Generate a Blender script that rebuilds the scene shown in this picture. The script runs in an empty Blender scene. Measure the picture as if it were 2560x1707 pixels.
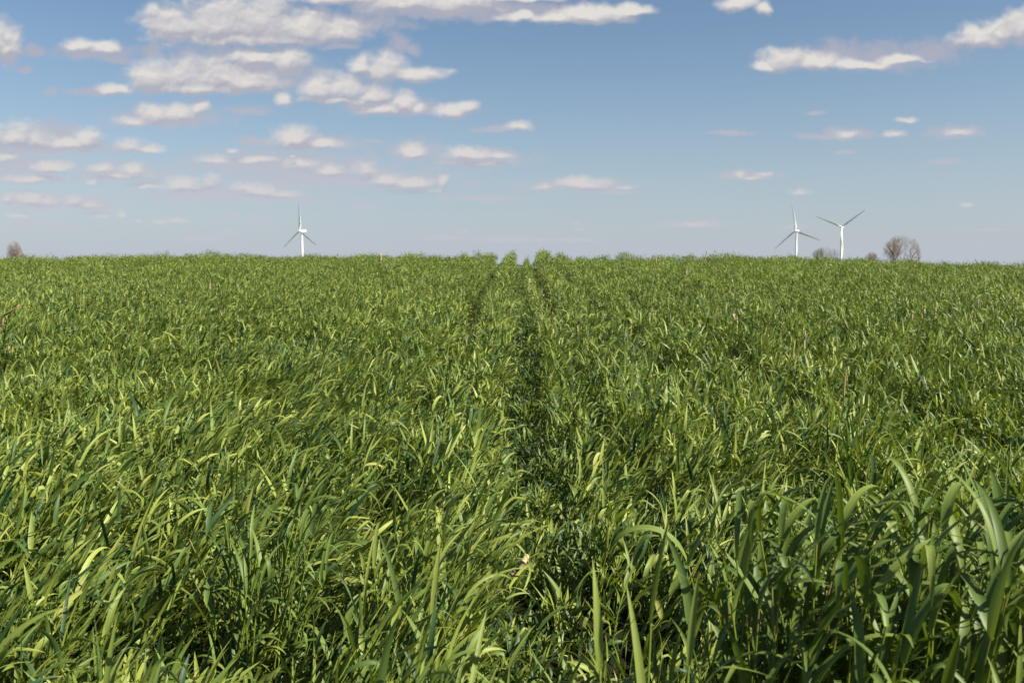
import bpy, bmesh, math, random
import numpy as np
from mathutils import Vector, Matrix

# ------------------------------------------------------------------ camera
SC = bpy.context.scene
COL = SC.collection
F = 2489.0                       # focal length in photograph pixels (35 mm on a 36 mm sensor)
EYE = Vector((0.0, 0.0, 1.55))
PITCH = math.radians(4.16)       # looking slightly down
YAW = math.radians(0.40)         # a touch left of the crop rows
cam_d = bpy.data.cameras.new('camera')
cam = bpy.data.objects.new('camera', cam_d)
COL.objects.link(cam)
cam.location = EYE
cam.rotation_euler = (math.radians(90) - PITCH, 0, YAW)
cam_d.lens = 35; cam_d.sensor_width = 36
cam_d.clip_start = 0.05; cam_d.clip_end = 20000
cam_d.dof.use_dof = True
cam_d.dof.focus_distance = 4.2
cam_d.dof.aperture_fstop = 6.3
SC.camera = cam
CAMR = cam.rotation_euler.to_matrix()
def ray(px, py):
    d = CAMR @ Vector(((px - 1280) / F, -(py - 853.5) / F, -1.0))
    return d
def uv_of(px, py):
    d = ray(px, py)
    return d.x / d.y, d.z / d.y

# ------------------------------------------------------------------ light
SUN_AZ = math.radians(112)      # clockwise from +Y (the viewing direction): to the right and a little behind
SUN_EL = math.radians(41)
sun_d = bpy.data.lights.new('sun', 'SUN')
sun_d.energy = 5.0; sun_d.angle = math.radians(0.53); sun_d.color = (1.0, 0.945, 0.83)
sun = bpy.data.objects.new('sun', sun_d); COL.objects.link(sun)
sdir = Vector((math.sin(SUN_AZ) * math.cos(SUN_EL), math.cos(SUN_AZ) * math.cos(SUN_EL), math.sin(SUN_EL)))
sun.rotation_euler = (-sdir).to_track_quat('-Z', 'Y').to_euler()
sun.location = (20, -10, 20)
SC.view_settings.view_transform = 'Standard'
SC.view_settings.look = 'None'
SC.view_settings.exposure = 1.1
SC.view_settings.gamma = 1.0
SC.view_settings.use_curve_mapping = False

# ------------------------------------------------------------------ sky with clouds (world directions)
# thick clouds: (px, py, half width, half height above base line, flatness of base) measured on the photograph
THICK = [
 (430,75,85,52),(540,65,110,65),(640,60,110,70),(760,75,100,48),(840,85,85,34),(620,98,260,22),
 (850,-4,150,22),(1000,8,130,28),(1150,8,130,30),(1290,-8,150,16),(1290,45,60,14),(1480,42,110,26),(1400,50,90,16),(1570,28,60,14),
 (380,200,75,40),(460,195,90,42),(545,195,90,44),(480,222,190,20),(620,205,110,34),(720,155,70,36),(640,150,80,30),(290,225,50,16),
 (800,225,58,40),(860,228,80,36),(930,240,60,26),(850,252,110,12),
 (960,178,70,36),(900,170,35,24),(1030,190,85,22),(1010,262,45,32),(960,275,70,20),(1050,270,20,16),(705,252,26,20),
 (385,290,50,30),(450,290,60,28),(495,275,30,22),(340,305,50,14),(1130,280,55,20),(1165,272,32,19),(1290,318,32,15),
 (735,350,65,32),(800,362,60,14),(-15,340,50,35),(40,345,75,36),(90,352,50,28),(180,362,80,16),(215,355,45,32),
 (320,368,40,20),(370,375,45,13),(1035,382,40,22),(1170,388,75,20),(1190,410,90,9),(1250,392,35,10),
 (540,400,50,12),(580,378,18,8),(640,402,60,8),(750,410,45,18),(730,392,15,8),(820,430,50,16),(915,430,38,18),(960,455,60,20),
 (1030,460,60,16),(1110,455,15,16),(1040,478,80,8),(130,420,60,18),(80,450,80,10),(20,395,40,16),
 (255,425,35,14),(330,428,40,20),(300,440,90,9),(230,458,22,9),(460,465,65,20),(525,460,28,20),(370,465,50,10),(620,470,50,12),
 (650,480,50,18),(700,488,50,12),(80,500,50,20),(120,505,30,16),(20,500,20,16),(190,505,32,16),(220,515,35,12),(45,540,35,8),
 (245,540,35,8),(305,538,14,10),(345,553,12,5),(440,553,40,8),(400,555,20,8),
 (20,125,42,52),(-10,110,50,60),(10,95,30,22),(200,118,45,18),(260,120,45,18),
 (1850,12,60,20),(1910,22,20,18),(1960,155,60,30),(1920,165,40,14),(2040,160,90,22),(2150,165,110,14),(2250,152,70,12),
 (2450,100,75,28),(2500,85,60,34),(2560,75,70,48),(2640,80,90,50),
 (2118,336,38,13),(2237,338,35,14),(2270,302,30,9),(2395,332,45,11),(1851,436,18,14),(1911,436,28,8),(1875,445,40,6),(2001,482,36,12),
 (2415,514,28,9),(1737,562,45,9),(1457,462,80,18),(1498,455,40,14),(1560,470,40,7),(1360,468,40,9),
]
FAINT = [
 (250,232,60,8),(900,60,90,24),(1100,30,160,24),(1330,35,120,20),(600,195,160,30),(140,335,40,22),(130,375,160,14),(1240,324,50,7),
 (700,415,210,26),(850,450,230,24),(60,420,120,22),(60,450,110,12),(300,435,110,18),(560,490,200,18),(1035,385,50,22),(1190,400,100,20),
 (90,510,90,20),(220,515,60,16),(240,135,80,16),(290,150,40,10),(380,135,22,16),(470,135,18,10),(545,135,30,10),(1000,118,26,22),(1035,125,14,12),
 (2090,142,90,24),(2200,150,110,28),(2330,132,70,22),(2070,342,50,7),(2118,338,50,12),(2395,334,55,12),(1982,568,30,5),(810,362,80,14),(640,355,40,9),
 (1050,272,40,16),(930,270,60,18),(420,300,110,20),(1440,466,120,12),(1870,442,60,9),(765,505,30,6),(915,515,26,8),(580,540,30,5),(640,550,30,6),
 (500,595,40,6),(570,580,20,4),(1200,495,80,5),(1290,600,90,6),(1120,595,40,5),(1420,600,60,5),(1160,580,12,5),(1545,482,40,5),(1737,562,60,8),
 (125,230,14,8),(63,175,14,10),(85,130,20,12),(160,128,18,8),(2040,282,16,4),(1820,332,40,5),(2110,380,24,4),(2360,406,30,6),(2470,575,30,4),
 (1230,500,30,4),(620,280,40,10),(850,120,30,6),(1450,575,14,4),(1440,560,10,4),(930,355,16,5),(80,560,50,7),(170,573,30,6),(20,575,30,6),
]
def build_world():
    w = bpy.data.worlds.new('World'); SC.world = w
    w.use_nodes = True
    nt = w.node_tree; N = nt.nodes; L = nt.links
    N.clear()
    def math_n(op, a=None, b=None, c=None, clamp=False):
        n = N.new('ShaderNodeMath'); n.operation = op; n.use_clamp = clamp
        for i, v in enumerate((a, b, c)):
            if v is None: continue
            if isinstance(v, (int, float)): n.inputs[i].default_value = v
            else: L.new(v, n.inputs[i])
        return n.outputs[0]
    def vec_n(op, *a):
        n = N.new('ShaderNodeVectorMath'); n.operation = op
        for i, v in enumerate(a):
            if isinstance(v, (tuple, list)): n.inputs[i].default_value = v
            else: L.new(v, n.inputs[i])
        return n.outputs['Value'] if op == 'LENGTH' else n.outputs['Vector']
    def mixc(f, a, b):
        n = N.new('ShaderNodeMix'); n.data_type = 'RGBA'
        for s, v in ((n.inputs[0], f), (n.inputs[6], a), (n.inputs[7], b)):
            if isinstance(v, (int, float)): s.default_value = v
            elif isinstance(v, tuple): s.default_value = v
            else: L.new(v, s)
        return n.outputs[2]
    def maprange(x, a, b, c, d, smooth=False):
        n = N.new('ShaderNodeMapRange'); n.clamp = True
        if smooth: n.interpolation_type = 'SMOOTHSTEP'
        L.new(x, n.inputs[0])
        for i, v in enumerate((a, b, c, d)): n.inputs[i + 1].default_value = v
        return n.outputs[0]
    tc = N.new('ShaderNodeTexCoord')
    sep = N.new('ShaderNodeSeparateXYZ'); L.new(tc.outputs['Generated'], sep.inputs[0])
    sky = N.new('ShaderNodeTexSky'); sky.sky_type = 'NISHITA'; sky.sun_disc = False
    sky.sun_elevation = SUN_EL; sky.sun_rotation = SUN_AZ
    sky.altitude = 300; sky.air_density = 1.0; sky.dust_density = 1.6; sky.ozone_density = 2.0
    STR = 0.0505
    y = math_n('MAXIMUM', sep.outputs['Y'], 0.05)
    u = math_n('DIVIDE', sep.outputs['X'], y)
    v = math_n('DIVIDE', sep.outputs['Z'], y)
    comb = N.new('ShaderNodeCombineXYZ'); L.new(u, comb.inputs[0]); L.new(v, comb.inputs[1])
    p = comb.outputs[0]
    skyc = sky.outputs[0]
    # --- clear-sky colour of the photograph's air: slightly milky and mauve towards the horizon
    hz = maprange(sep.outputs['Z'], -0.01, 0.30, 1.0, 0.0)
    hz2 = math_n('POWER', hz, 2.4)
    skym = mixc(math_n('MULTIPLY', hz2, HAZE_MIX), skyc, HAZE_COL)
    n = N.new('ShaderNodeMix'); n.data_type = 'RGBA'; n.blend_type = 'MULTIPLY'; n.inputs[0].default_value = 1
    L.new(skym, n.inputs[6]); n.inputs[7].default_value = SKY_TINT
    skyf = n.outputs[2]
    # --- clouds
    def field(pv, blobs):
        cur = None
        for (px, py, a, b) in blobs:
            if blobs is THICK: a, b = a * 1.06, b * 1.28
            else: a, b = a * 1.25, b * 1.4
            wisp = blobs is THICK and py > 290 and a * b < 1100   # small puffs are thin
            if wisp: a, b = a * 1.35, b * 1.3
            cu, cv = uv_of(px, py)
            a_, b_ = a / F, b / F
            q = vec_n('MULTIPLY_ADD', pv, (1 / a_, 1 / b_, 0), (-cu / a_, -cv / b_, 0))
            m = vec_n('MULTIPLY', q, (-1.0, -1.5, 0))
            q = vec_n('MAXIMUM', q, m)
            r = vec_n('LENGTH', q)
            if wisp: r = math_n('ADD', r, 0.42 if px > 1300 else 0.22)
            cur = r if cur is None else math_n('SMOOTH_MIN', cur, r, 0.15)
        return cur
    def fbm(pv, sc, det, rough, off=(0, 0, 0), dist=0.0):
        q = vec_n('MULTIPLY_ADD', pv, (sc, sc * 1.25, 1), off)
        n = N.new('ShaderNodeTexNoise'); n.noise_dimensions = '2D'
        n.inputs['Scale'].default_value = 1.0; n.inputs['Detail'].default_value = det
        n.inputs['Roughness'].default_value = rough; n.inputs['Distortion'].default_value = dist
        L.new(q, n.inputs['Vector'])
        return n
    # a little domain warp makes billows and torn edges
    wn = fbm(p, 34, 2, 0.5, (3.1, 7.7, 0))
    near = maprange(v, 0.03, 0.22, 0.0, 1.0)          # clouds low in the sky are far off and fade
    ws = N.new('ShaderNodeVectorMath'); ws.operation = 'SCALE'
    wv = vec_n('MULTIPLY_ADD', wn.outputs['Color'], (0.014, 0.010, 0), (-0.007, -0.005, 0))
    L.new(wv, ws.inputs[0]); L.new(maprange(v, 0.03, 0.22, 0.25, 1.0), ws.inputs['Scale'])
    pw = vec_n('ADD', p, ws.outputs[0])
    pl = vec_n('ADD', pw, (-4 / F, 9 / F, 0))
    pr = vec_n('ADD', pw, (-6 / F, 20 / F, 0))
    def lerp(f, a, b): return math_n('MULTIPLY_ADD', math_n('SUBTRACT', b, a), f, a)
    nlo = fbm(pw, 40, 6, 0.50).outputs[0]; nhi = fbm(pw, 135, 6, 0.58, (7, 3, 0)).outputs[0]
    n0 = lerp(near, nhi, nlo)
    s0 = fbm(pw, 40, 3, 0.45).outputs[0]; s1 = fbm(pl, 40, 3, 0.45).outputs[0]
    def dens(r, nn, amp):
        d = math_n('SUBTRACT', 1.0, r)
        return math_n('MULTIPLY_ADD', math_n('SUBTRACT', nn, 0.5), amp, d)
    r0 = field(pw, THICK); r1 = field(pr, THICK)
    d0 = dens(r0, n0, 1.05)
    rf = field(pw, FAINT)
    df = dens(rf, fbm(pw, 70, 4, 0.55, (11, 5, 0)).outputs[0], 1.5)
    sft = maprange(v, 0.04, 0.24, 1.10, 0.74)          # distant puffs have softer, thinner edges
    t0 = math_n('DIVIDE', math_n('ADD', d0, 0.24), sft, clamp=True)
    t0 = math_n('MULTIPLY', math_n('MULTIPLY', t0, t0), math_n('MULTIPLY_ADD', t0, -2.0, 3.0))
    a0 = math_n('MULTIPLY', t0, maprange(v, 0.01, 0.10, 0.40, 0.96))
    af = math_n('MULTIPLY', maprange(df, -0.60, 0.7, 0.0, 1.0, True), maprange(v, 0.01, 0.13, 0.55, 0.82))
    gr = math_n('MULTIPLY', math_n('SUBTRACT', r1, r0), 1.25)           # top of a billow minus its base
    gn = math_n('MULTIPLY', math_n('SUBTRACT', s0, s1), 2.0)
    lit = math_n('ADD', math_n('ADD', gr, gn), 0.33, clamp=True)
    # thin edges are bright, deep bases grey
    cb = mixc(near, C_BRIGHT_FAR, C_BRIGHT)
    cs = mixc(near, C_SHADE_FAR, C_SHADE)
    cc = mixc(lit, cs, cb)
    base = mixc(af, skyf, mixc(near, lin(192, 190, 200, 10), lin(170, 170, 184, 10)))
    fin = mixc(a0, base, cc)
    bg0 = N.new('ShaderNodeBackground'); bg0.inputs[1].default_value = STR
    L.new(skyf, bg0.inputs[0])
    bg1 = N.new('ShaderNodeBackground'); bg1.inputs[1].default_value = STR
    L.new(fin, bg1.inputs[0])
    inside = math_n('MULTIPLY', math_n('GREATER_THAN', sep.outputs['Y'], 0.3),
             math_n('MULTIPLY', math_n('LESS_THAN', math_n('ABSOLUTE', u), 0.75),
             math_n('MULTIPLY', math_n('LESS_THAN', v, 0.40), math_n('GREATER_THAN', v, 0.0))))
    mx = N.new('ShaderNodeMixShader')
    L.new(inside, mx.inputs[0]); L.new(bg0.outputs[0], mx.inputs[1]); L.new(bg1.outputs[0], mx.inputs[2])
    out = N.new('ShaderNodeOutputWorld'); L.new(mx.outputs[0], out.inputs[0])
    w.cycles.sampling_method = 'MANUAL'; w.cycles.sample_map_resolution = 512
def lin(r, g, b, k=1.0):
    f = lambda c: (c / 255 / 12.92 if c / 255 <= 0.04045 else ((c / 255 + 0.055) / 1.055) ** 2.4)
    return (f(r) * k, f(g) * k, f(b) * k, 1)
HAZE_COL = lin(199, 199, 211, 10); HAZE_MIX = 0.85
SKY_TINT = (0.92, 1.0, 1.03, 1)
C_BRIGHT = lin(220, 216, 211, 10); C_SHADE = lin(170, 170, 181, 10)
C_BRIGHT_FAR = lin(205, 200, 201, 10); C_SHADE_FAR = lin(172, 176, 190, 10)
build_world()

# ------------------------------------------------------------------ helpers
def tag(o, label=None, cat=None, group=None, kind=None):
    if label: o['label'] = label
    if cat: o['category'] = cat
    if group: o['group'] = group
    if kind: o['kind'] = kind
    return o
def mesh_obj(name, V, Fc, mat, parent=None, smooth=False, attr=None):
    me = bpy.data.meshes.new(name)
    V = np.asarray(V, dtype=np.float32).reshape(-1, 3)
    if isinstance(Fc, np.ndarray):
        nf, k = Fc.shape
        me.vertices.add(len(V)); me.vertices.foreach_set('co', V.ravel())
        me.loops.add(nf * k); me.loops.foreach_set('vertex_index', Fc.astype(np.int32).ravel())
        me.polygons.add(nf); me.polygons.foreach_set('loop_start', np.arange(0, nf * k, k, dtype=np.int32))
    else:
        me.from_pydata([tuple(v) for v in V], [], [tuple(f) for f in Fc])
    me.update(calc_edges=True)
    if smooth: me.polygons.foreach_set('use_smooth', np.ones(len(me.polygons), dtype=bool))
    if attr is not None:
        at = me.attributes.new('leaf', 'FLOAT_COLOR', 'POINT')
        at.data.foreach_set('color', np.asarray(attr, dtype=np.float32).ravel())
    me.materials.append(mat)
    o = bpy.data.objects.new(name, me); COL.objects.link(o)
    if parent is not None: o.parent = parent
    return o
def empty(name, loc, rz=0):
    o = bpy.data.objects.new(name, None); COL.objects.link(o)
    o.location = loc; o.rotation_euler = (0, 0, rz); o.empty_display_size = 0.2
    return o
class Nodes:
    def __init__(s, name):
        s.m = bpy.data.materials.new(name); s.m.use_nodes = True
        s.t = s.m.node_tree; s.t.nodes.clear()
    def n(s, typ, ins=None, **kw):
        nd = s.t.nodes.new(typ)
        for k, v in kw.items(): setattr(nd, k, v)
        for k, v in (ins or {}).items():
            if hasattr(v, 'links'): s.t.links.new(v, nd.inputs[k])
            else: nd.inputs[k].default_value = v
        return nd
    def mix(s, f, a, b, mode='MIX'):
        nd = s.n('ShaderNodeMix', data_type='RGBA', blend_type=mode)
        for i, v in ((0, f), (6, a), (7, b)):
            if hasattr(v, 'links'): s.t.links.new(v, nd.inputs[i])
            else: nd.inputs[i].default_value = v
        return nd.outputs[2]
    def out(s, sh):
        o = s.n('ShaderNodeOutputMaterial'); s.t.links.new(sh, o.inputs[0]); return s.m

rng = np.random.default_rng(7)
random.seed(7)
class VNoise:
    def __init__(s, seed, n=256):
        r = np.random.default_rng(seed); s.g = r.random((n, n)); s.n = n
    def __call__(s, x, y):
        x0 = np.floor(x).astype(int); y0 = np.floor(y).astype(int)
        fx = x - x0; fy = y - y0
        fx = fx * fx * (3 - 2 * fx); fy = fy * fy * (3 - 2 * fy)
        n = s.n; g = s.g
        a = g[x0 % n, y0 % n]; b = g[(x0 + 1) % n, y0 % n]; c = g[x0 % n, (y0 + 1) % n]; d = g[(x0 + 1) % n, (y0 + 1) % n]
        return (a * (1 - fx) + b * fx) * (1 - fy) + (c * (1 - fx) + d * fx) * fy
NZ = [VNoise(i) for i in range(12)]

# ------------------------------------------------------------------ terrain
SL = 0.0420
def ground(x, y):
    x = np.asarray(x, float); y = np.asarray(y, float)
    t = np.clip(y - 36.5, 0, 9)
    g = SL * np.clip(y, -25, 45.5) - SL / 6 * t * t
    g = g - 2 * SL * np.clip(y - 45.5, 0, 16)
    side = np.where(x > 0, 0.0011, 0.0003) * np.minimum(np.abs(x), 24) ** 2 * np.clip(y / 40, 0, 1)
    side = side * np.clip(1 - (y - 52) / 30, 0, 1)
    g = g - side
    near = np.clip(1 - (y - 46) / 20, 0, 1)
    g = g + near * 0.05 * (NZ[0](x / 1.7 + 50, y / 2.3 + 50) - 0.5)
    far = np.clip((y - 150) / 400, 0, 1) + np.clip((np.abs(x) - 150) / 400, 0, 1)
    g = g - np.clip(far, 0, 1) * (1.5 + 2.0 * NZ[1](x / 420 + 90, y / 420 + 90))
    return g
GAPS = [(-3.9, .30, .06), (-3.1, .35, .06), (-2.35, .40, .06), (-1.6, .35, .06), (-0.80, 1.3, .09), (0.0, 1.6, .20), (0.47, 1.3, .075),
        (1.25, 1.3, .09), (2.05, 1.2, .10), (2.85, .85, .10), (3.7, .8, .11), (4.6, .8, .12), (5.6, .7, .13), (6.7, .7, .14), (-4.8, .3, .06)]
def gap(x, y):
    x = x + 0.14 * (NZ[2](x * 0 + 9.5, y / 2.6 + 20) - 0.5) + 0.07 * (NZ[3](x + 40, y / 0.9 + 20) - 0.5)
    g = np.zeros_like(x)
    far = np.clip((y - 6) / 16, 0, 1)
    for X, s, w in GAPS:
        k = s * (0.45 + 0.55 * far) if X != 0 else s * (0.8 + 0.2 * far)
        ww = w * (1.4 + 0.7 * far) if X != 0 else w + 0.05 * np.clip((6 - y) / 4, 0, 1)
        patch = 1.0 if X == 0 else np.clip(.35 + 1.3 * NZ[4](x * 0 + X * 7.3 + 60, y / 4.0 + 30) , 0, 1)
        g = np.maximum(g, k * patch * np.exp(-((x - X) / ww) ** 4))
    return np.clip(g, 0, 1)
CAN = 0.54
HOLLOWS = [(2.85, 5.9, .6, .34), (3.7, 8.0, .5, .3), (2.2, 5.2, .25, .2), (-2.2, 3.6, .25, .2), (-1.3, 2.6, .2, .2), (1.5, 3.6, .25, .2), (0.8, 3.2, .18, .2), (-4.6, 8.6, .3, .25), (0.34, 2.2, .24, .38), (0.02, 2.7, .22, .15), (0.9, 5.0, .25, .15), (-0.1, 2.0, .3, .2), (-1.1, 3.0, .22, .15)]
def canopy(x, y):                # height of the crop above the ground
    big = NZ[5](x / 1.1 + 30, y / 1.6 + 30) - 0.5
    f2 = np.clip((y - 12) / 18, 0, 1)
    mid = (NZ[6](x / 0.38 + 70, y / 0.5 + 70) - 0.5) * (1 - f2) * 1.3 + (NZ[6](x / 0.42 + 70, y / 2.6 + 70) - 0.5) * f2 * 2.0
    fr = np.clip((y - 8) / 20, 0, 1)
    h = CAN + 0.17 * fr * np.clip((NZ[1](x / 0.34 + 33, y / 1.3 + 12) - 0.58) * 4, 0, 1) + (0.12 + 0.06 * fr) * big + 0.22 * mid
    for hx, hy, hr, hd in HOLLOWS:
        h = h - hd * np.exp(-((x - hx) / hr) ** 2 - ((y - hy) / (hr * 1.2)) ** 2)
    # bare-ish hollows
    hol = np.clip((NZ[7](x / 0.42 + 11, y / 0.6 + 80) - 0.68) * 5, 0, 1)
    h = h - 0.24 * hol
    return h * (1 - 0.74 * gap(x, y))
def hit(px, py, lift=0.0):       # where a line of sight meets the top of the crop
    d = ray(px, py); t = 0.8
    while t < 60:
        p = EYE + d * t
        if p.z < float(ground(p.x, p.y)) + CAN * 0.92 + lift: break
        t += 0.02 * max(1, t * .2)
    return EYE + d * t

xs = np.concatenate([-np.geomspace(7000, 40, 34), np.linspace(-34, 34, 120), np.geomspace(40, 7000, 34)])
ys = np.concatenate([-np.geomspace(7000, 30, 26), np.linspace(-24, 70, 170), np.geomspace(74, 7000, 46)])
GX, GY = np.meshgrid(xs, ys)
GZ = ground(GX, GY)
nx, ny = len(xs), len(ys)
idx = (np.arange(ny - 1)[:, None] * nx + np.arange(nx - 1)[None, :]).ravel()
quads = np.stack([idx, idx + 1, idx + 1 + nx, idx + nx], 1)
M = Nodes('soil')
tcn = M.n('ShaderNodeNewGeometry')
n1 = M.n('ShaderNodeTexNoise', {'Vector': tcn.outputs['Position'], 'Scale': 9.0, 'Detail': 8.0, 'Roughness': 0.7})
n2 = M.n('ShaderNodeTexNoise', {'Vector': tcn.outputs['Position'], 'Scale': 0.9, 'Detail': 4.0})
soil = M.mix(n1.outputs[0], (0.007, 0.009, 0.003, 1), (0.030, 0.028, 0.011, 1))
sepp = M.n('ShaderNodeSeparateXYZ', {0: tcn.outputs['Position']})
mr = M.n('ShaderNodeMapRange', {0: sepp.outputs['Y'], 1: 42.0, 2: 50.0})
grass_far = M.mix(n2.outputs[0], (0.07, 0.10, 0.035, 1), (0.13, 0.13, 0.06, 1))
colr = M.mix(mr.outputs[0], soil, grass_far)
bmp = M.n('ShaderNodeBump', {'Height': n1.outputs[0], 'Strength': 0.8, 'Distance': 0.03})
bs = M.n('ShaderNodeBsdfPrincipled', {'Base Color': colr, 'Roughness': 1.0, 'Specular IOR Level': 0.05, 'Normal': bmp.outputs[0]})
MAT_SOIL = M.out(bs.outputs[0])
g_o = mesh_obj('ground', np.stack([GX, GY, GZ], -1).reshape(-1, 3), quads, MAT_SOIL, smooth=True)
tag(g_o, kind='structure', label='dark soil of the rolling field under the crop', cat='ground')

# ------------------------------------------------------------------ leaf material
M = Nodes('crop_leaf')
at = M.n('ShaderNodeAttribute', attribute_name='leaf')
sp = M.n('ShaderNodeSeparateColor', {0: at.outputs['Color']})
cr = M.n('ShaderNodeValToRGB', {0: sp.outputs[0]})
el = cr.color_ramp.elements
el[0].position = 0; el[0].color = (0.022, 0.056, 0.020, 1)
el[1].position = 1; el[1].color = (0.380, 0.340, 0.110, 1)
for pos, c in ((0.30, (0.102, 0.150, 0.031, 1)), (0.62, (0.212, 0.252, 0.050, 1)), (0.88, (0.280, 0.310, 0.070, 1))):
    e = el.new(pos); e.color = c
leafc = M.mix(sp.outputs[2], cr.outputs[0], (0.190, 0.250, 0.030, 1))
# fine parallel veins across the blade: the third channel of the attribute's alpha is the side coordinate
wv = M.n('ShaderNodeMath', {0: at.outputs['Alpha'], 1: 34.0}, operation='MULTIPLY')
sn = M.n('ShaderNodeMath', {0: wv.outputs[0]}, operation='SINE')
vb = M.n('ShaderNodeMath', {0: sn.outputs[0], 1: 0.10, 2: 1.0}, operation='MULTIPLY_ADD')
vcol = M.n('ShaderNodeCombineColor', {0: vb.outputs[0], 1: vb.outputs[0], 2: vb.outputs[0]})
leafc = M.mix(1.0, leafc, vcol.outputs[0], 'MULTIPLY')
# paler midrib, and now and then a dried tip
m1 = M.n('ShaderNodeMath', {0: at.outputs['Alpha'], 1: 0.5}, operation='SUBTRACT')
m2 = M.n('ShaderNodeMath', {0: m1.outputs[0]}, operation='ABSOLUTE')
m3 = M.n('ShaderNodeMapRange', {0: m2.outputs[0], 1: 0.0, 2: 0.09, 3: 0.55, 4: 0.0})
leafc = M.mix(m3.outputs[0], leafc, M.mix(1.0, leafc, (1.7, 1.5, 1.3, 1), 'MULTIPLY'))
gpos = M.n('ShaderNodeNewGeometry')
tn = M.n('ShaderNodeTexNoise', {'Vector': gpos.outputs['Position'], 'Scale': 7.0, 'Detail': 2.0})
ts = M.n('ShaderNodeMath', {0: tn.outputs[0], 1: 0.55, 2: sp.outputs[1]}, operation='MULTIPLY_ADD')
tm = M.n('ShaderNodeMapRange', {0: ts.outputs[0], 1: 1.24, 2: 1.32, 3: 0.0, 4: 0.8})
leafc = M.mix(tm.outputs[0], leafc, (0.30, 0.22, 0.08, 1))
bs = M.n('ShaderNodeBsdfPrincipled', {'Base Color': leafc, 'Roughness': 0.48, 'Specular IOR Level': 0.22})
tcol = M.mix(1.0, leafc, (1.5, 1.6, 0.5, 1), 'MULTIPLY')
tr = M.n('ShaderNodeBsdfTranslucent', {'Color': tcol})
ms = M.n('ShaderNodeMixShader', {0: 0.20, 1: bs.outputs[0], 2: tr.outputs[0]})
MAT_LEAF = M.out(ms.outputs[0])

# ------------------------------------------------------------------ ribbons: leaves and stems as one mesh
class Foliage:
    def __init__(s): s.V = []; s.F = []; s.A = []; s.n = 0
    def leaves(s, P, az, th0, bend, Ln, W, roll, twist, tint, seg, cols, fold=0.18, kink=None):
        K = len(P)
        if K == 0: return
        t = np.linspace(0, 1, seg + 1)
        th = th0[:, None] - bend[:, None] * t[None, :] ** 1.4
        if kink is not None:
            th = th - kink[:, 1:2] / (1 + np.exp(-(t[None, :] - kink[:, 0:1]) * 40))
        ds = Ln[:, None] / seg
        hx = np.cos(az)[:, None]; hy = np.sin(az)[:, None]
        r = np.cumsum(np.cos(th) * ds, 1) - (np.cos(th) * ds)[:, :1]
        z = np.cumsum(np.sin(th) * ds, 1) - (np.sin(th) * ds)[:, :1]
        C = np.stack([P[:, 0:1] + r * hx, P[:, 1:2] + r * hy, P[:, 2:3] + z], -1)
        nrm = np.stack([-np.sin(th) * hx, -np.sin(th) * hy, np.cos(th)], -1)
        side = np.stack([-hy + 0 * th, hx + 0 * th, 0 * th], -1)
        rl = (roll[:, None] + twist[:, None] * t[None, :])[..., None]
        s2 = side * np.cos(rl) + nrm * np.sin(rl)
        n2 = -side * np.sin(rl) + nrm * np.cos(rl)
        wp = np.minimum(1, 0.5 + 2.2 * t) * np.maximum(1 - t ** 2.4, 0) ** 0.85
        wp[-1] = 0.04
        w = (W[:, None] * wp[None, :] * 0.5)[..., None]
        if cols == 2:
            X = np.stack([C - s2 * w, C + s2 * w], 2); al = np.array([0, 1.])
        else:
            X = np.stack([C - s2 * w + n2 * w * fold * 2, C, C + s2 * w + n2 * w * fold * 2], 2); al = np.array([0, .5, 1.])
        s._add(X, K, seg, cols, tint, t, al, 0)
    def stems(s, P, Q, B, W0, W1, tint, seg=4, sides=3):
        K = len(P)
        if K == 0: return
        t = np.linspace(0, 1, seg + 1)[None, :, None]
        C = P[:, None, :] * (1 - t) ** 2 + 2 * B[:, None, :] * t * (1 - t) + Q[:, None, :] * t * t
        w = (W0[:, None, None] * (1 - t) + W1[:, None, None] * t) * 0.5
        ang = np.linspace(0, 2 * np.pi, sides, endpoint=False)
        cols = []
        for a in list(ang) + [0.0]:
            cols.append(C + np.array([np.cos(a), np.sin(a), 0])[None, None, :] * w)
        X = np.stack(cols, 2)
        s._add(X, K, seg, sides + 1, tint, np.linspace(0, 1, seg + 1), np.linspace(0, .2, sides + 1), 1)
    def _add(s, X, K, seg, cols, tint, t, al, stem):
        nv = (seg + 1) * cols
        A = np.zeros((K, seg + 1, cols, 4), np.float32)
        A[..., 0] = tint[:, None, None]; A[..., 1] = t[None, :, None]; A[..., 2] = stem; A[..., 3] = al[None, None, :]
        if not stem:   # a young leaf is paler near its sheath
            A[..., 2] = np.clip(0.55 - t * 3.0, 0, 1)[None, :, None]
        j, i = np.meshgrid(np.arange(seg), np.arange(cols - 1), indexing='ij')
        q = np.stack([j * cols + i, j * cols + i + 1, (j + 1) * cols + i + 1, (j + 1) * cols + i], -1).reshape(-1, 4)
        Fq = (s.n + np.arange(K)[:, None, None] * nv + q[None]).reshape(-1, 4)
        s.V.append(X.reshape(-1, 3).astype(np.float32)); s.F.append(Fq.astype(np.int32)); s.A.append(A.reshape(-1, 4))
        s.n += K * nv
    def build(s, name, parent=None):
        return mesh_obj(name, np.concatenate(s.V), np.concatenate(s.F), MAT_LEAF, parent, smooth=True, attr=np.concatenate(s.A))

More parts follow.
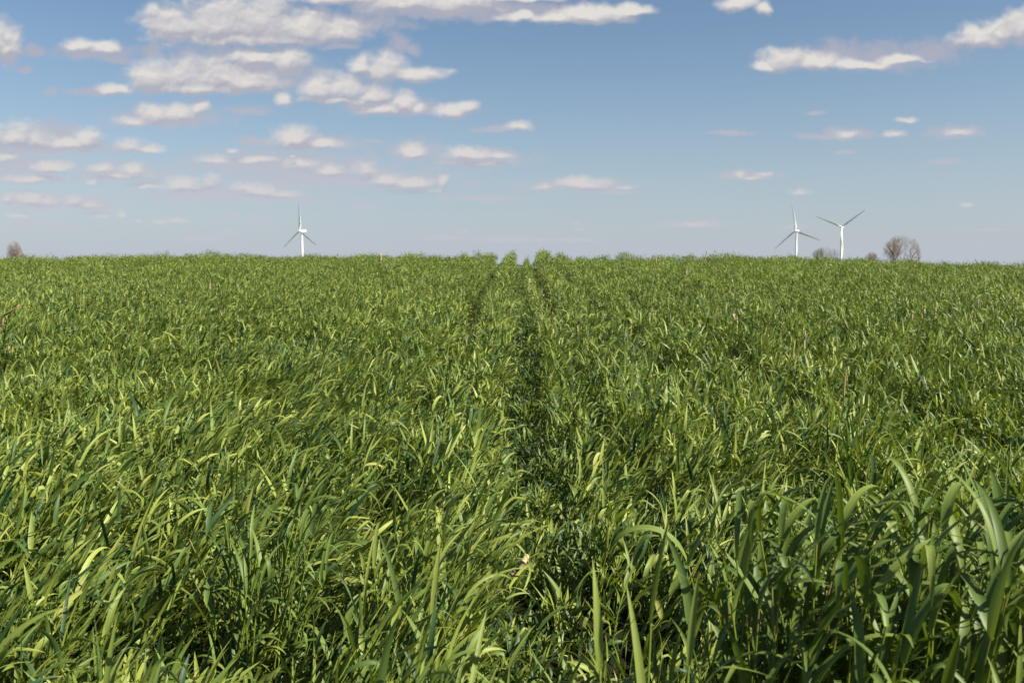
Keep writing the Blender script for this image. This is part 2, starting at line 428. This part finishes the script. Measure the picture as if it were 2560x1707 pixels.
def lean_field(x, y):            # the wind has laid the crop over differently from patch to patch
    att = 1 - 0.45 * np.clip((y - 5) / 15, 0, 1)
    a = NZ[8](x / 1.6 + 15, y / 2.4 + 15) ; b = NZ[9](x / 0.7 + 44, y / 0.9 + 44)
    # leans right on the left of the picture, more upright on the right
    lx = 0.34 - 0.10 * x - 0.0 * y
    lx = np.clip(lx, -0.16, 0.42) + 0.55 * (a - 0.5) + 0.55 * (b - 0.5)
    ly = 0.10 + 0.55 * (NZ[10](x / 1.3 + 5, y / 1.7 + 25) - 0.5) + 0.35 * (NZ[11](x / 0.6 + 5, y / 0.7 + 25) - 0.5)
    # next to the open row the plants flop outwards into it
    g = np.exp(-(x / 0.34) ** 2)
    lx = lx * (1 - 0.5 * g) - 0.25 * np.sign(x) * g * np.clip((5 - y) / 3, 0, 1)
    return lx * att * 1.05, ly * att * 1.0

def plants(fo, x, y, til, leaves_per, seg, cols, wmul=1.0, lmul=1.0, hmul=1.0, spread=0.03, stems=True, ptint=0.0, sides=3, lowleaves=False):
    n = len(x)
    k = rng.integers(max(1, til - 2), til + 3, n) if til > 1 else np.ones(n, int)
    rep = np.repeat(np.arange(n), k); m = len(rep)
    lx, ly = lean_field(x, y)
    pt = rng.normal(0, 0.10, n)
    bx = x[rep] + rng.normal(0, spread, m); by = y[rep] + rng.normal(0, spread, m)
    H = canopy(bx, by) * hmul * rng.normal(0.88, 0.10, m).clip(0.5, 1.12)
    ln_x = lx[rep] + rng.normal(0, 0.13, m); ln_y = ly[rep] + rng.normal(0, 0.13, m)
    gz = ground(bx, by)
    P0 = np.stack([bx, by, gz - 0.02], -1)
    Hs = H * 0.74
    shr = 1 / np.sqrt(1 + 0.8 * (ln_x ** 2 + ln_y ** 2))
    Q = np.stack([bx + ln_x * Hs, by + ln_y * Hs, gz + Hs * shr], -1)
    B = np.stack([bx + ln_x * Hs * .1, by + ln_y * Hs * .1, gz + Hs * .55], -1)
    if stems:
        fo.stems(P0, Q, B, np.full(m, 0.0050 * wmul), np.full(m, 0.0030 * wmul), np.full(m, .5), seg=3 if cols == 2 else 5, sides=sides)
    for li in range(leaves_per):
        f = li / max(1, leaves_per - 1)
        t = (0.30 + 0.70 * f + rng.normal(0, 0.05, m)).clip(0.12, 1.0)
        tt = t[:, None]
        P = P0 * (1 - tt) ** 2 + 2 * B * tt * (1 - tt) + Q * tt * tt
        a0 = rng.random(m) * 2 * np.pi
        # leaves stream with the lean
        vx = np.cos(a0) * 0.62 + ln_x * 1.25; vy = np.sin(a0) * 0.62 + ln_y * 1.25
        az = np.arctan2(vy, vx)
        flat = np.sqrt(ln_x ** 2 + ln_y ** 2)
        th0 = np.radians(rng.normal(66 + 10 * f, 11, m)) - 0.42 * flat
        bend = np.radians(np.abs(rng.normal(38, 34, m))) * (0.75 + 0.5 * rng.random(m))
        Ln = rng.normal(0.160, 0.046, m).clip(0.08, 0.33) * (0.85 + 0.25 * f) * lmul * (0.7 + 0.3 * H / CAN)
        W = rng.normal(0.0128, 0.0032, m).clip(0.006, 0.021) * wmul
        roll = rng.normal(0, 0.55, m); tw = rng.normal(0, 1.0, m)
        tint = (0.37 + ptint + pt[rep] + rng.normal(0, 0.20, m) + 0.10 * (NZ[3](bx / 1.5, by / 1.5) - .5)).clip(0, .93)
        old = rng.random(m) < 0.0015
        tint = np.where(old, 1.0, tint)
        kk = np.stack([rng.uniform(.45, .8, m), np.where(rng.random(m) < .16, rng.uniform(.6, 2.0, m), 0)], 1)
        fo.leaves(P, az, th0, bend, Ln, W, roll, tw, tint, seg, cols, kink=kk)

def scatter(y0, y1, dens, margin=0.9, slope=0.57):
    wmax = slope * y1 + margin
    n = int(dens * 2 * wmax * (y1 - y0))
    x = rng.uniform(-wmax, wmax, n); y = rng.uniform(y0, y1, n)
    k = np.abs(x) < slope * y + margin
    x, y = x[k], y[k]
    k = rng.random(len(x)) > 0.85 * gap(x, y) ** 0.8 - 0.05
    return x[k], y[k]

fo = Foliage()
x, y = scatter(1.15, 5.5, 104);  plants(fo, x, y, 4, 4, 9, 3, wmul=1.26, spread=.028)
x, y = scatter(5.5, 14.0, 96);   plants(fo, x, y, 4, 4, 5, 2, wmul=1.15, lmul=.82, spread=.025)
x, y = scatter(14.0, 26.0, 84);  plants(fo, x, y, 4, 3, 4, 2, wmul=1.08, lmul=.66, stems=False)
x, y = scatter(26.0, 42.0, 88);  plants(fo, x, y, 4, 3, 2, 2, wmul=1.25, lmul=0.52, stems=False)
# low flattened leaves that fill the open rows and the floor of the near crop
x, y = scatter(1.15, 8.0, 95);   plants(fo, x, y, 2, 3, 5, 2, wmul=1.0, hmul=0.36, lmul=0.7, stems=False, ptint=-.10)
# leaves lying in the open centre row
n_ = 5200
yy = np.concatenate([rng.uniform(1.3, 7.0, 800), rng.uniform(7, 36, 2600)]); xx = rng.normal(0.0, 0.17, len(yy))
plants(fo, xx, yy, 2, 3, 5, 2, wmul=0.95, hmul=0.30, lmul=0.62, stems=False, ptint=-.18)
crop = fo.build('cereal_crop')
tag(crop, 'dense green cereal cover crop filling the whole field up to the skyline', 'crop', kind='stuff')


# ------------------------------------------------------------------ tall plants that stand out near the camera
def hand_plant(fo, bx, by, H, lean, leaves, tint=0.4, w=0.016):
    """one tiller: leaves = list of (height fraction, azimuth deg, start elevation deg, bend deg, length, width, kink)"""
    gz = float(ground(bx, by))
    P0 = np.array([[bx, by, gz - 0.02]]); Q = np.array([[bx + lean[0], by + lean[1], gz + H]])
    B = np.array([[bx + lean[0] * .15, by + lean[1] * .15, gz + H * .55]])
    fo.stems(P0, Q, B, np.array([0.0062]), np.array([0.0042]), np.array([.5]), seg=7, sides=5)
    for (t, az, th, bd, L_, W_, kk) in leaves:
        P = P0 * (1 - t) ** 2 + 2 * B * t * (1 - t) + Q * t * t
        fo.leaves(P, np.radians([az]), np.radians([th]), np.radians([bd]), np.array([L_]), np.array([W_]),
                  np.array([random.uniform(-.3, .3)]), np.array([random.uniform(-.6, .6)]),
                  np.array([min(.85, tint + random.uniform(-.12, .14))]), 14, 3, kink=np.array([[kk[0], kk[1]]]))
def clump(name, cx, cy, rx, ry, n, H, lean, wid, length, az0, tint, label):
    f = Foliage()
    for i in range(n):
        a = random.random() * 6.283; q = math.sqrt(random.random())
        bx = cx + rx * q * math.cos(a); by = cy + ry * q * math.sin(a)
        h = H * random.uniform(.70, 1.05) * (1 - .22 * q * q)
        ln = (lean[0] + random.gauss(0, .05) + .08 * math.cos(a) * q, lean[1] + random.gauss(0, .05) + .05 * math.sin(a) * q)
        lv = []
        for k in range(random.randint(4, 6)):
            t = min(1, .35 + .65 * k / 4 + random.gauss(0, .04)) if k < 5 else 1.0
            lv.append((max(.1, min(t, 1)), az0 + random.gauss(0, 70), random.gauss(70, 9), abs(random.gauss(70, 38)),
                       length * random.uniform(.7, 1.2), wid * random.uniform(.7, 1.25),
                       (random.uniform(.4, .75), random.choice([0, 0, 0, random.uniform(.7, 1.8)]))))
        hand_plant(f, bx, by, h, ln, lv, tint)
    o = f.build(name)
    return tag(o, label, 'grass clump')
clump('grass_clump', 0.84, 2.15, .40, .34, 260, .90, (.06, .00), .0200, .235, 20, .30,
      'tall dark green clump of broad arching blades at the lower right corner')
clump('grass_clump', 1.38, 2.55, .28, .26, 70, .74, (.06, .04), .016, .21, 10, .34,
      'broad-leaved clump at the right edge behind the tall corner clump')
clump('grass_clump', -0.22, 2.30, .34, .20, 130, .38, (.24, -.04), .016, .26, 0, .40,
      'flattened tuft streaming to the right along the bottom edge left of the open row')
clump('grass_clump', -0.87, 3.20, .13, .12, 34, .66, (.03, .0), .016, .19, 60, .22,
      'narrow dark upright clump standing above the crop left of centre')
clump('grass_clump', -0.40, 3.35, .15, .12, 34, .58, (.06, .0), .016, .19, 20, .42,
      'pale fan-shaped clump between the dark upright clump and the open row')
f = Foliage()
hand_plant(f, 0.22, 1.75, .84, (.02, .02), [(.5, 250, 74, 30, .24, .017, (.6, 0)), (.75, 110, 76, 12, .26, .018, (.6, 0)), (1, 40, 80, 10, .20, .013, (.5, 0)), (1, 20, 55, 30, .13, .008, (.5, 0))], .48)
hand_plant(f, 0.28, 1.76, .76, (.03, .01), [(.5, 20, 60, 60, .2, .014, (.6, 0)), (.85, 350, 68, 40, .22, .017, (.6, .8)), (1, 60, 78, 10, .17, .015, (.5, 0))], .45)
hand_plant(f, 0.17, 1.79, .74, (-.02, .01), [(.6, 180, 70, 30, .2, .016, (.6, 0)), (1, 100, 80, 15, .2, .017, (.5, 0))], .4)
tag(f.build('grass_plant'), 'pale upright plant with stiff blades at the bottom edge right of centre', 'grass plant')
f = Foliage()
hand_plant(f, -0.76, 1.78, .76, (.05, .02), [(.75, 15, 72, 6, .34, .019, (.62, 2.25)), (1, 12, 62, 4, .27, .016, (.60, 2.1)), (.5, 200, 66, 50, .2, .014, (.6, 0))], .42)
hand_plant(f, -0.80, 1.84, .70, (-.01, .02), [(.8, 80, 78, 10, .24, .016, (.6, 0)), (1, 30, 80, 30, .2, .014, (.6, 0))], .42)
tag(f.build('grass_plant'), 'plant with a broad blade folded sharply at its top near the lower left corner', 'grass plant')

# ------------------------------------------------------------------ wind turbines
M = Nodes('turbine_paint')
gp = M.n('ShaderNodeNewGeometry')
nz = M.n('ShaderNodeTexNoise', {'Vector': gp.outputs['Position'], 'Scale': 0.25, 'Detail': 4.0})
cc = M.mix(nz.outputs[0], (0.76, 0.77, 0.77, 1), (0.86, 0.86, 0.84, 1))
MAT_WHITE = M.out(M.n('ShaderNodeBsdfPrincipled', {'Base Color': cc, 'Roughness': 0.4}).outputs[0])
def lathe(rings, n=24):
    V = []; Fc = []
    for (z, r) in rings:
        for k in range(n):
            a = 2 * math.pi * k / n; V.append((r * math.cos(a), r * math.sin(a), z))
    for j in range(len(rings) - 1):
        for k in range(n):
            Fc.append((j * n + k, j * n + (k + 1) % n, (j + 1) * n + (k + 1) % n, (j + 1) * n + k))
    Fc.append(tuple(range(n))[::-1]); Fc.append(tuple((len(rings) - 1) * n + k for k in range(n)))
    return V, Fc
def turbine_blade(R, pitch=-18):
    # aerofoil sections along +Z; chord along X, thickness along Y
    secs = [(1.2, 2.6, 2.5, 0), (4, 2.8, 2.2, 5), (9, 4.6, 1.5, 16), (14, 4.5, 1.0, 13), (24, 3.5, .7, 8), (36, 2.6, .5, 4), (48, 1.8, .32, 1.5), (R - 2, 1.0, .18, 0), (R, .3, .08, 0)]
    V = []; Fc = []; n = 14
    for (z, c, t, tw) in secs:
        tw = math.radians(math.copysign(tw, pitch) + pitch)
        for k in range(n):
            a = 2 * math.pi * k / n
            x = c * .5 * math.cos(a) + c * .18 * (0 if z < 5 else 1); y = t * .5 * math.sin(a) * (1 if z < 5 else (.55 + .45 * math.cos(a)))
            V.append((x * math.cos(tw) - y * math.sin(tw), x * math.sin(tw) + y * math.cos(tw), z))
    m = len(secs)
    for j in range(m - 1):
        for k in range(n): Fc.append((j * n + k, j * n + (k + 1) % n, (j + 1) * n + (k + 1) % n, (j + 1) * n + k))
    Fc.append(tuple(range(n))[::-1]); Fc.append(tuple((m - 1) * n + k for k in range(n)))
    return V, Fc
def turbine(px, hub_py, tower_px, Rpx, psi, th0, label, R=58.0, pitch=-18):
    d = ray(px, hub_py); dist = F * R / Rpx; d = d / d.y
    hub = EYE + d * dist
    psi = math.radians(psi)
    nx_, ny_ = -math.sin(psi), -math.cos(psi)          # the rotor faces left and towards the camera
    ov = 5.0
    tx, ty = hub.x - nx_ * ov, hub.y - ny_ * ov
    gz = float(ground(tx, ty))
    root = empty('wind_turbine', (tx, ty, gz), -psi)    # local -Y is the rotor axis
    tag(root, label, 'wind turbine', 'white wind turbines on the horizon')
    Hh = hub.z - gz
    V, Fc = lathe([(-1, 3.2), (0.2, 3.2), (0.25, 2.35), (Hh * .35, 2.2), (Hh * .7, 1.9), (Hh - 2.6, 1.55), (Hh - 2.3, 1.7), (Hh - 1.9, 1.7)], 28)
    mesh_obj('tower', V, Fc, MAT_WHITE, root, smooth=True)
    # nacelle: a tapered rounded box behind the hub
    bm = bmesh.new(); bmesh.ops.create_cube(bm, size=1)
    for v in bm.verts:
        back = v.co.y > 0
        v.co = Vector((v.co.x * (3.9 if not back else 3.3), v.co.y * 12.5 + 3.6, v.co.z * (4.0 if not back else 3.3) + Hh + (.1 if not back else .35)))
    bmesh.ops.bevel(bm, geom=bm.edges[:], offset=.6, segments=3, affect='EDGES')
    me = bpy.data.meshes.new('nacelle'); bm.to_mesh(me); bm.free(); me.materials.append(MAT_WHITE)
    nc = bpy.data.objects.new('nacelle', me); COL.objects.link(nc); nc.parent = root
    # cooler fin on the back of the nacelle
    bm = bmesh.new(); bmesh.ops.create_cube(bm, size=1)
    for v in bm.verts: v.co = Vector((v.co.x * 3.0, v.co.y * 1.0 + 8.2, v.co.z * 1.4 + Hh + 2.5))
    bmesh.ops.bevel(bm, geom=bm.edges[:], offset=.15, segments=2, affect='EDGES')
    me = bpy.data.meshes.new('cooler'); bm.to_mesh(me); bm.free(); me.materials.append(MAT_WHITE)
    fn = bpy.data.objects.new('cooler', me); COL.objects.link(fn); fn.parent = nc
    hb_V, hb_F = lathe([(-1.9, 1.7), (-.9, 1.95), (.6, 1.9), (1.7, 1.4), (2.4, .7), (2.6, .1)], 20)
    hb_V = [(x, -z - ov, y + Hh) for (x, y, z) in hb_V]
    hb = mesh_obj('hub', hb_V, hb_F, MAT_WHITE, root, smooth=True)
    for k in range(3):
        V, Fc = turbine_blade(R, pitch)
        a = math.radians(th0 + 120 * k); ca, sa = math.cos(a), math.sin(a)
        V = [(x * ca + z * sa, y, -x * sa + z * ca) for (x, y, z) in V]    # turn in the rotor plane
        V = [(x, y - ov, z + Hh) for (x, y, z) in V]
        mesh_obj('blade', V, Fc, MAT_WHITE, root, smooth=True)
    return root
turbine(749, 577.6, 753, 77, 40, -1, 'single white wind turbine standing alone on the left half of the horizon', pitch=10)
turbine(1989, 577.3, 1993, 69, 38, -9, 'white wind turbine on the right with one blade pointing up', pitch=14)
turbine(2103, 567.5, 2106, 71, 30, 54, 'white wind turbine beside the bare tree with one blade pointing down along its tower')

# ------------------------------------------------------------------ bare trees behind the crest
def bark_mat(name, c0, c1):
    M = Nodes(name)
    gp = M.n('ShaderNodeNewGeometry')
    nz = M.n('ShaderNodeTexNoise', {'Vector': gp.outputs['Position'], 'Scale': 3.0, 'Detail': 6.0})
    c = M.mix(nz.outputs[0], c0, c1)
    return M.out(M.n('ShaderNodeBsdfPrincipled', {'Base Color': c, 'Roughness': 0.9}).outputs[0])
MAT_BARK = bark_mat('bark', (0.06, 0.048, 0.042, 1), (0.12, 0.10, 0.085, 1))
MAT_TWIG = bark_mat('twigs', (0.15, 0.10, 0.07, 1), (0.25, 0.175, 0.12, 1))
MAT_TWIG_GREEN = bark_mat('budding_twigs', (0.12, 0.12, 0.07, 1), (0.19, 0.18, 0.11, 1))
def seg_tubes(segs, sides):
    a = np.array([s_[0] for s_ in segs]); b = np.array([s_[1] for s_ in segs]); ra = np.array([s_[2] for s_ in segs]); rb = np.array([s_[3] for s_ in segs])
    d = b - a; d /= np.linalg.norm(d, axis=1)[:, None] + 1e-9
    up = np.where(np.abs(d[:, 2:3]) > .9, np.array([[1., 0, 0]]), np.array([[0, 0, 1.]]))
    u = np.cross(d, up); u /= np.linalg.norm(u, axis=1)[:, None]; v = np.cross(d, u)
    K = len(a); V = np.zeros((K, 2, sides, 3))
    for k in range(sides):
        t = 2 * math.pi * k / sides
        o = u * math.cos(t) + v * math.sin(t)
        V[:, 0, k] = a + o * ra[:, None]; V[:, 1, k] = b + o * rb[:, None]
    q = np.array([[k, (k + 1) % sides, sides + (k + 1) % sides, sides + k] for k in range(sides)])
    Fq = (np.arange(K)[:, None, None] * 2 * sides + q[None]).reshape(-1, 4)
    return V.reshape(-1, 3), Fq
def bare_tree(px, base_y, top_py, halfw_px, label, seed, stems=3, mat=None, lean=.42, depth=6, twig_r=.020, dens=1.0):
    """grown at its real distance; its height and spread follow from the angle it fills"""
    R_ = random.Random(seed)
    d = ray(px, 640); d = d / d.y
    x, y = EYE.x + d.x * base_y, base_y
    gz = float(ground(x, y))
    dt = ray(px, top_py); H = EYE.z + dt.z / dt.y * base_y - gz
    W = halfw_px / F * base_y
    root = empty('bare_tree', (x, y, gz))
    tag(root, label, 'tree', 'leafless trees behind the crest')
    big = []; small = []
    lob = [(R_.uniform(0, 6.283), R_.uniform(-.3, 1), R_.uniform(-.28, .10)) for _ in range(10)]
    def inside(p):
        zc = H * .55
        e = math.atan2(p.z - zc, math.hypot(p.x, p.y)); a = math.atan2(p.y, p.x)
        k = 1.0 + sum(w_ * max(0, math.cos(a - a_)) * math.exp(-((e - e_) / .5) ** 2) for a_, e_, w_ in lob)
        hz_ = (H - zc) if p.z > zc else zc * 1.1
        return (p.x / W) ** 2 + (p.y / W) ** 2 + ((p.z - zc) / hz_) ** 2 < k * k
    def grow(p, dr, L_, r, lev):
        n = 4
        for i in range(n):
            dr = (dr + Vector((R_.gauss(0, .17), R_.gauss(0, .17), R_.gauss(.06, .09)))).normalized()
            q = p + dr * L_ / n
            if lev > 0 and not inside(q): return
            r2 = max(twig_r * .5, r * .87)
            (big if lev <= 1 else small).append((tuple(p), tuple(q), r, r2))
            p, r = q, r2
            if 0 < lev < depth and R_.random() < .62 * dens or (lev == 0 and i > 0):
                a = R_.random() * 6.283; sp_ = R_.uniform(.5, 1.0)
                perp = Vector((math.cos(a), math.sin(a), R_.uniform(-.1, .5)))
                grow(p, (dr + perp * sp_).normalized(), L_ * R_.uniform(.55, .80), r * .58, lev + 1)
        if lev < depth:
            for _ in range(2 if lev < 3 else 1):
                a = R_.random() * 6.283
                grow(p, (dr + Vector((math.cos(a), math.sin(a), .2)) * .45).normalized(), L_ * .78, r * .8, lev + 1)
    for i in range(stems):
        a = 6.283 * i / stems + R_.uniform(-.3, .3)
        grow(Vector((math.cos(a) * .15, math.sin(a) * .15, -.2)), Vector((math.cos(a) * lean, math.sin(a) * lean, 1)).normalized(), H * .40, H * .022, 0)
    V, Fq = seg_tubes(big, 6); mesh_obj('trunk', V, Fq, MAT_BARK, root)
    V, Fq = seg_tubes(small, 3); mesh_obj('crown', V, Fq, mat or MAT_TWIG, root)
    return len(big), len(small)
bare_tree(38, 420, 600, 27, 'small rounded leafless tree at the far left end of the skyline', 3, 4, lean=.8)
bare_tree(2062, 620, 616, 42, 'low budding tree right behind the crest between the two right turbines', 5, 4, MAT_TWIG_GREEN, depth=5, dens=.9)
bare_tree(2178, 640, 628, 22, 'tiny brownish bush-like tree just left of the large bare tree', 8, 4, depth=5)
bare_tree(2254, 400, 587, 47, 'largest leafless tree on the skyline with several spreading trunks', 21, 5, dens=.68, twig_r=.026, lean=.85)

# ------------------------------------------------------------------ old maize stubble standing in the crop
M = Nodes('dry_stalk')
gp = M.n('ShaderNodeTexCoord')
mp = M.n('ShaderNodeMapping', {0: gp.outputs['Object'], 3: (60, 60, 6)})
nz = M.n('ShaderNodeTexNoise', {'Vector': mp.outputs[0], 'Scale': 2.0, 'Detail': 5.0})
ob = M.n('ShaderNodeObjectInfo')
base = M.mix(ob.outputs['Random'], (0.40, 0.26, 0.10, 1), (0.48, 0.39, 0.26, 1))
c = M.mix(nz.outputs[0], M.mix(.6, base, (0.16, 0.08, 0.035, 1)), base)
MAT_DRY = M.out(M.n('ShaderNodeBsdfPrincipled', {'Base Color': c, 'Roughness': 0.75}).outputs[0])
M = Nodes('dry_husk')
nz = M.n('ShaderNodeTexNoise', {'Scale': 30.0, 'Detail': 5.0})
c = M.mix(nz.outputs[0], (0.26, 0.17, 0.09, 1), (0.42, 0.33, 0.23, 1))
MAT_HUSK = M.out(M.n('ShaderNodeBsdfPrincipled', {'Base Color': c, 'Roughness': 0.8}).outputs[0])
def stalk(px, py_top, py_bot, top_dx, label, rad=.012, husk=False, extra=0.0):
    """py_top/py_bot: the part seen above the leaves; the stalk goes on down to the soil"""
    R_ = random.Random(int(px * 7 + py_top))
    pb = hit(px, py_bot, -.02 if abs(top_dx) > 30 else -.09)
    Y = min(pb.y, 37.5); pb = EYE + ray(px, py_bot) / ray(px, py_bot).y * Y
    g = float(ground(pb.x, Y))
    topd = ray(px + top_dx, py_top); topd = topd / topd.y
    top = EYE + topd * Y
    bot = Vector((pb.x, Y, pb.z))
    vis = top - bot
    root = empty('stubble_stalk', (pb.x - vis.x * .3, Y, g))
    tag(root, label, 'stalk', 'dry crop stalks poking out of the green')
    base_ = root.location
    p0 = Vector((0, 0, -.03)); pm = bot - base_; pt = top - base_
    rings = []
    n = 14
    V = []; Fc = []; sd = 9
    pts = []
    for i in range(n + 1):
        t = i / n
        p = p0.lerp(pm, t / .6) if t < .6 else pm.lerp(pt, (t - .6) / .4)
        node = 1.25 if i in (4, 9) else 1.0
        pts.append((p, rad * (1.12 - .25 * t) * node))
    for i, (p, r_) in enumerate(pts):
        for k in range(sd):
            a = 6.283 * k / sd
            jag = (R_.uniform(-1, 1) * rad * 1.6 if i == n else 0)
            V.append((p.x + r_ * math.cos(a), p.y + r_ * math.sin(a) * .8, p.z + jag))
    for j in range(n):
        for k in range(sd): Fc.append((j * sd + k, j * sd + (k + 1) % sd, (j + 1) * sd + (k + 1) % sd, (j + 1) * sd + k))
    Fc.append(tuple(n * sd + k for k in range(sd)))
    mesh_obj('stem', V, Fc, MAT_DRY, root, smooth=True)
    if husk:   # a papery sheath peeling off the stem
        V = []; Fc = []; m = 8
        ax = (pt - pm); L_ = ax.length
        for i in range(m + 1):
            t = i / m
            p = pm.lerp(pt, t * .95); off = rad * 1.3 + .03 * t * t * (1 + extra)
            w = rad * 1.5 * (1 - t ** 2) + .001
            for s_ in (-1, 0, 1):
                V.append((p.x + off * (1 if s_ else 1.15) * .8 + s_ * w * .4, p.y - rad + s_ * w, p.z - .02 * t * t))
        for i in range(m):
            for k in range(2): Fc.append((i * 3 + k, i * 3 + k + 1, i * 3 + k + 4, i * 3 + k + 3))
        h = mesh_obj('sheath', V, Fc, MAT_HUSK, root, smooth=True)
        md = h.modifiers.new('thickness', 'SOLIDIFY'); md.thickness = .0012
    return root
ST = [
 (8, 763, 788, 42, 'orange broken stalk leaning far over at the left edge', .0155, True),
 (950, 634, 660, 1, 'upright orange stalk at the crest left of the centre row', .030, True),
 (1762, 627, 650, 6, 'leaning orange stalk rising above the crest right of centre', .022, False),
 (1640, 637, 650, -2, 'pale stalk end at the crest right of the centre row', .022, False),
 (1716, 676, 686, 0, 'pale short stub below the crest, left one of a close pair', .016, False),
 (1732, 677, 686, 2, 'orange short stub below the crest, right one of a close pair', .014, False),
 (1833, 701, 720, -2, 'thin stalk with a pale head a little below the crest, above the bright broken stalk', .013, False),
 (1846, 786, 826, -14, 'tall bright pinkish broken stalk leaning left in the right half', .015, True),
 (2011, 826, 848, 2, 'small reddish husk-covered stalk to the right of the bright broken stalk', .010, True),
 (1983, 878, 894, 2, 'tiny cream stub below the reddish husk-covered stalk', .008, False),
 (2111, 932, 962, 4, 'thin tall brown stalk in the right half beside a dark hollow', .006, False),
 (524, 708, 722, 1, 'short orange stub on the left half of the field', .016, False),
 (1322, 700, 706, 2, 'tiny orange stub at the side of the open centre row', .012, False),
 (22, 858, 876, -4, 'dark reddish stub below the leaning stalk at the left edge', .012, True),
 (2280, 779, 790, 2, 'small orange stub at the left end of the right-hand stubble line', .011, False),
 (2311, 776, 788, -1, 'white papery stub in the right-hand stubble line', .018, False),
 (2338, 769, 792, 1, 'upright pinkish stalk in the middle of the right-hand stubble line', .012, False),
 (2424, 777, 789, 8, 'thick orange stub towards the right end of the stubble line', .014, False),
 (2466, 764, 775, 2, 'thin orange stub at the right end of the stubble line', .009, False),
 (2444, 750, 760, 2, 'dark brown stub above the thick orange one on the right', .014, True),
]
for a in ST: stalk(*a)
# a broken piece of old stalk and husk lying in the open row close by
hp = hit(1302, 1405, -0.17)
g0 = float(ground(hp.x, hp.y))
root = empty('stalk_debris', (hp.x, hp.y, g0))
tag(root, 'broken tan stalk piece with papery husk lying in the open row in front', 'stalk piece')
def lying(p, q, r_, mat, nm):
    p, q = Vector(p), Vector(q); V, Fc = lathe([(0, r_ * .8), (.1, r_), (.48, r_ * .95), (.5, r_ * 1.2), (.54, r_ * .95), (.95, r_ * .9), (1, r_ * .5)], 10)
    rot = (q - p).to_track_quat('Z', 'Y').to_matrix(); L_ = (q - p).length
    V = [tuple(p + rot @ Vector((x, y, z * L_))) for (x, y, z) in V]
    return mesh_obj(nm, V, Fc, mat, root, smooth=True)
zt = hp.z - g0
lying((-.005, .0, zt - .03), (.025, .03, zt + .02), .011, MAT_DRY, 'stem')
lying((-.035, .0, zt - .05), (-.01, .015, zt - .03), .009, MAT_HUSK, 'husk')

SC.cycles.max_bounces = 8
SC.cycles.diffuse_bounces = 1
SC.cycles.glossy_bounces = 2
SC.cycles.transmission_bounces = 4
SC.cycles.transparent_max_bounces = 4
SC.cycles.caustics_reflective = False
SC.cycles.caustics_refractive = False
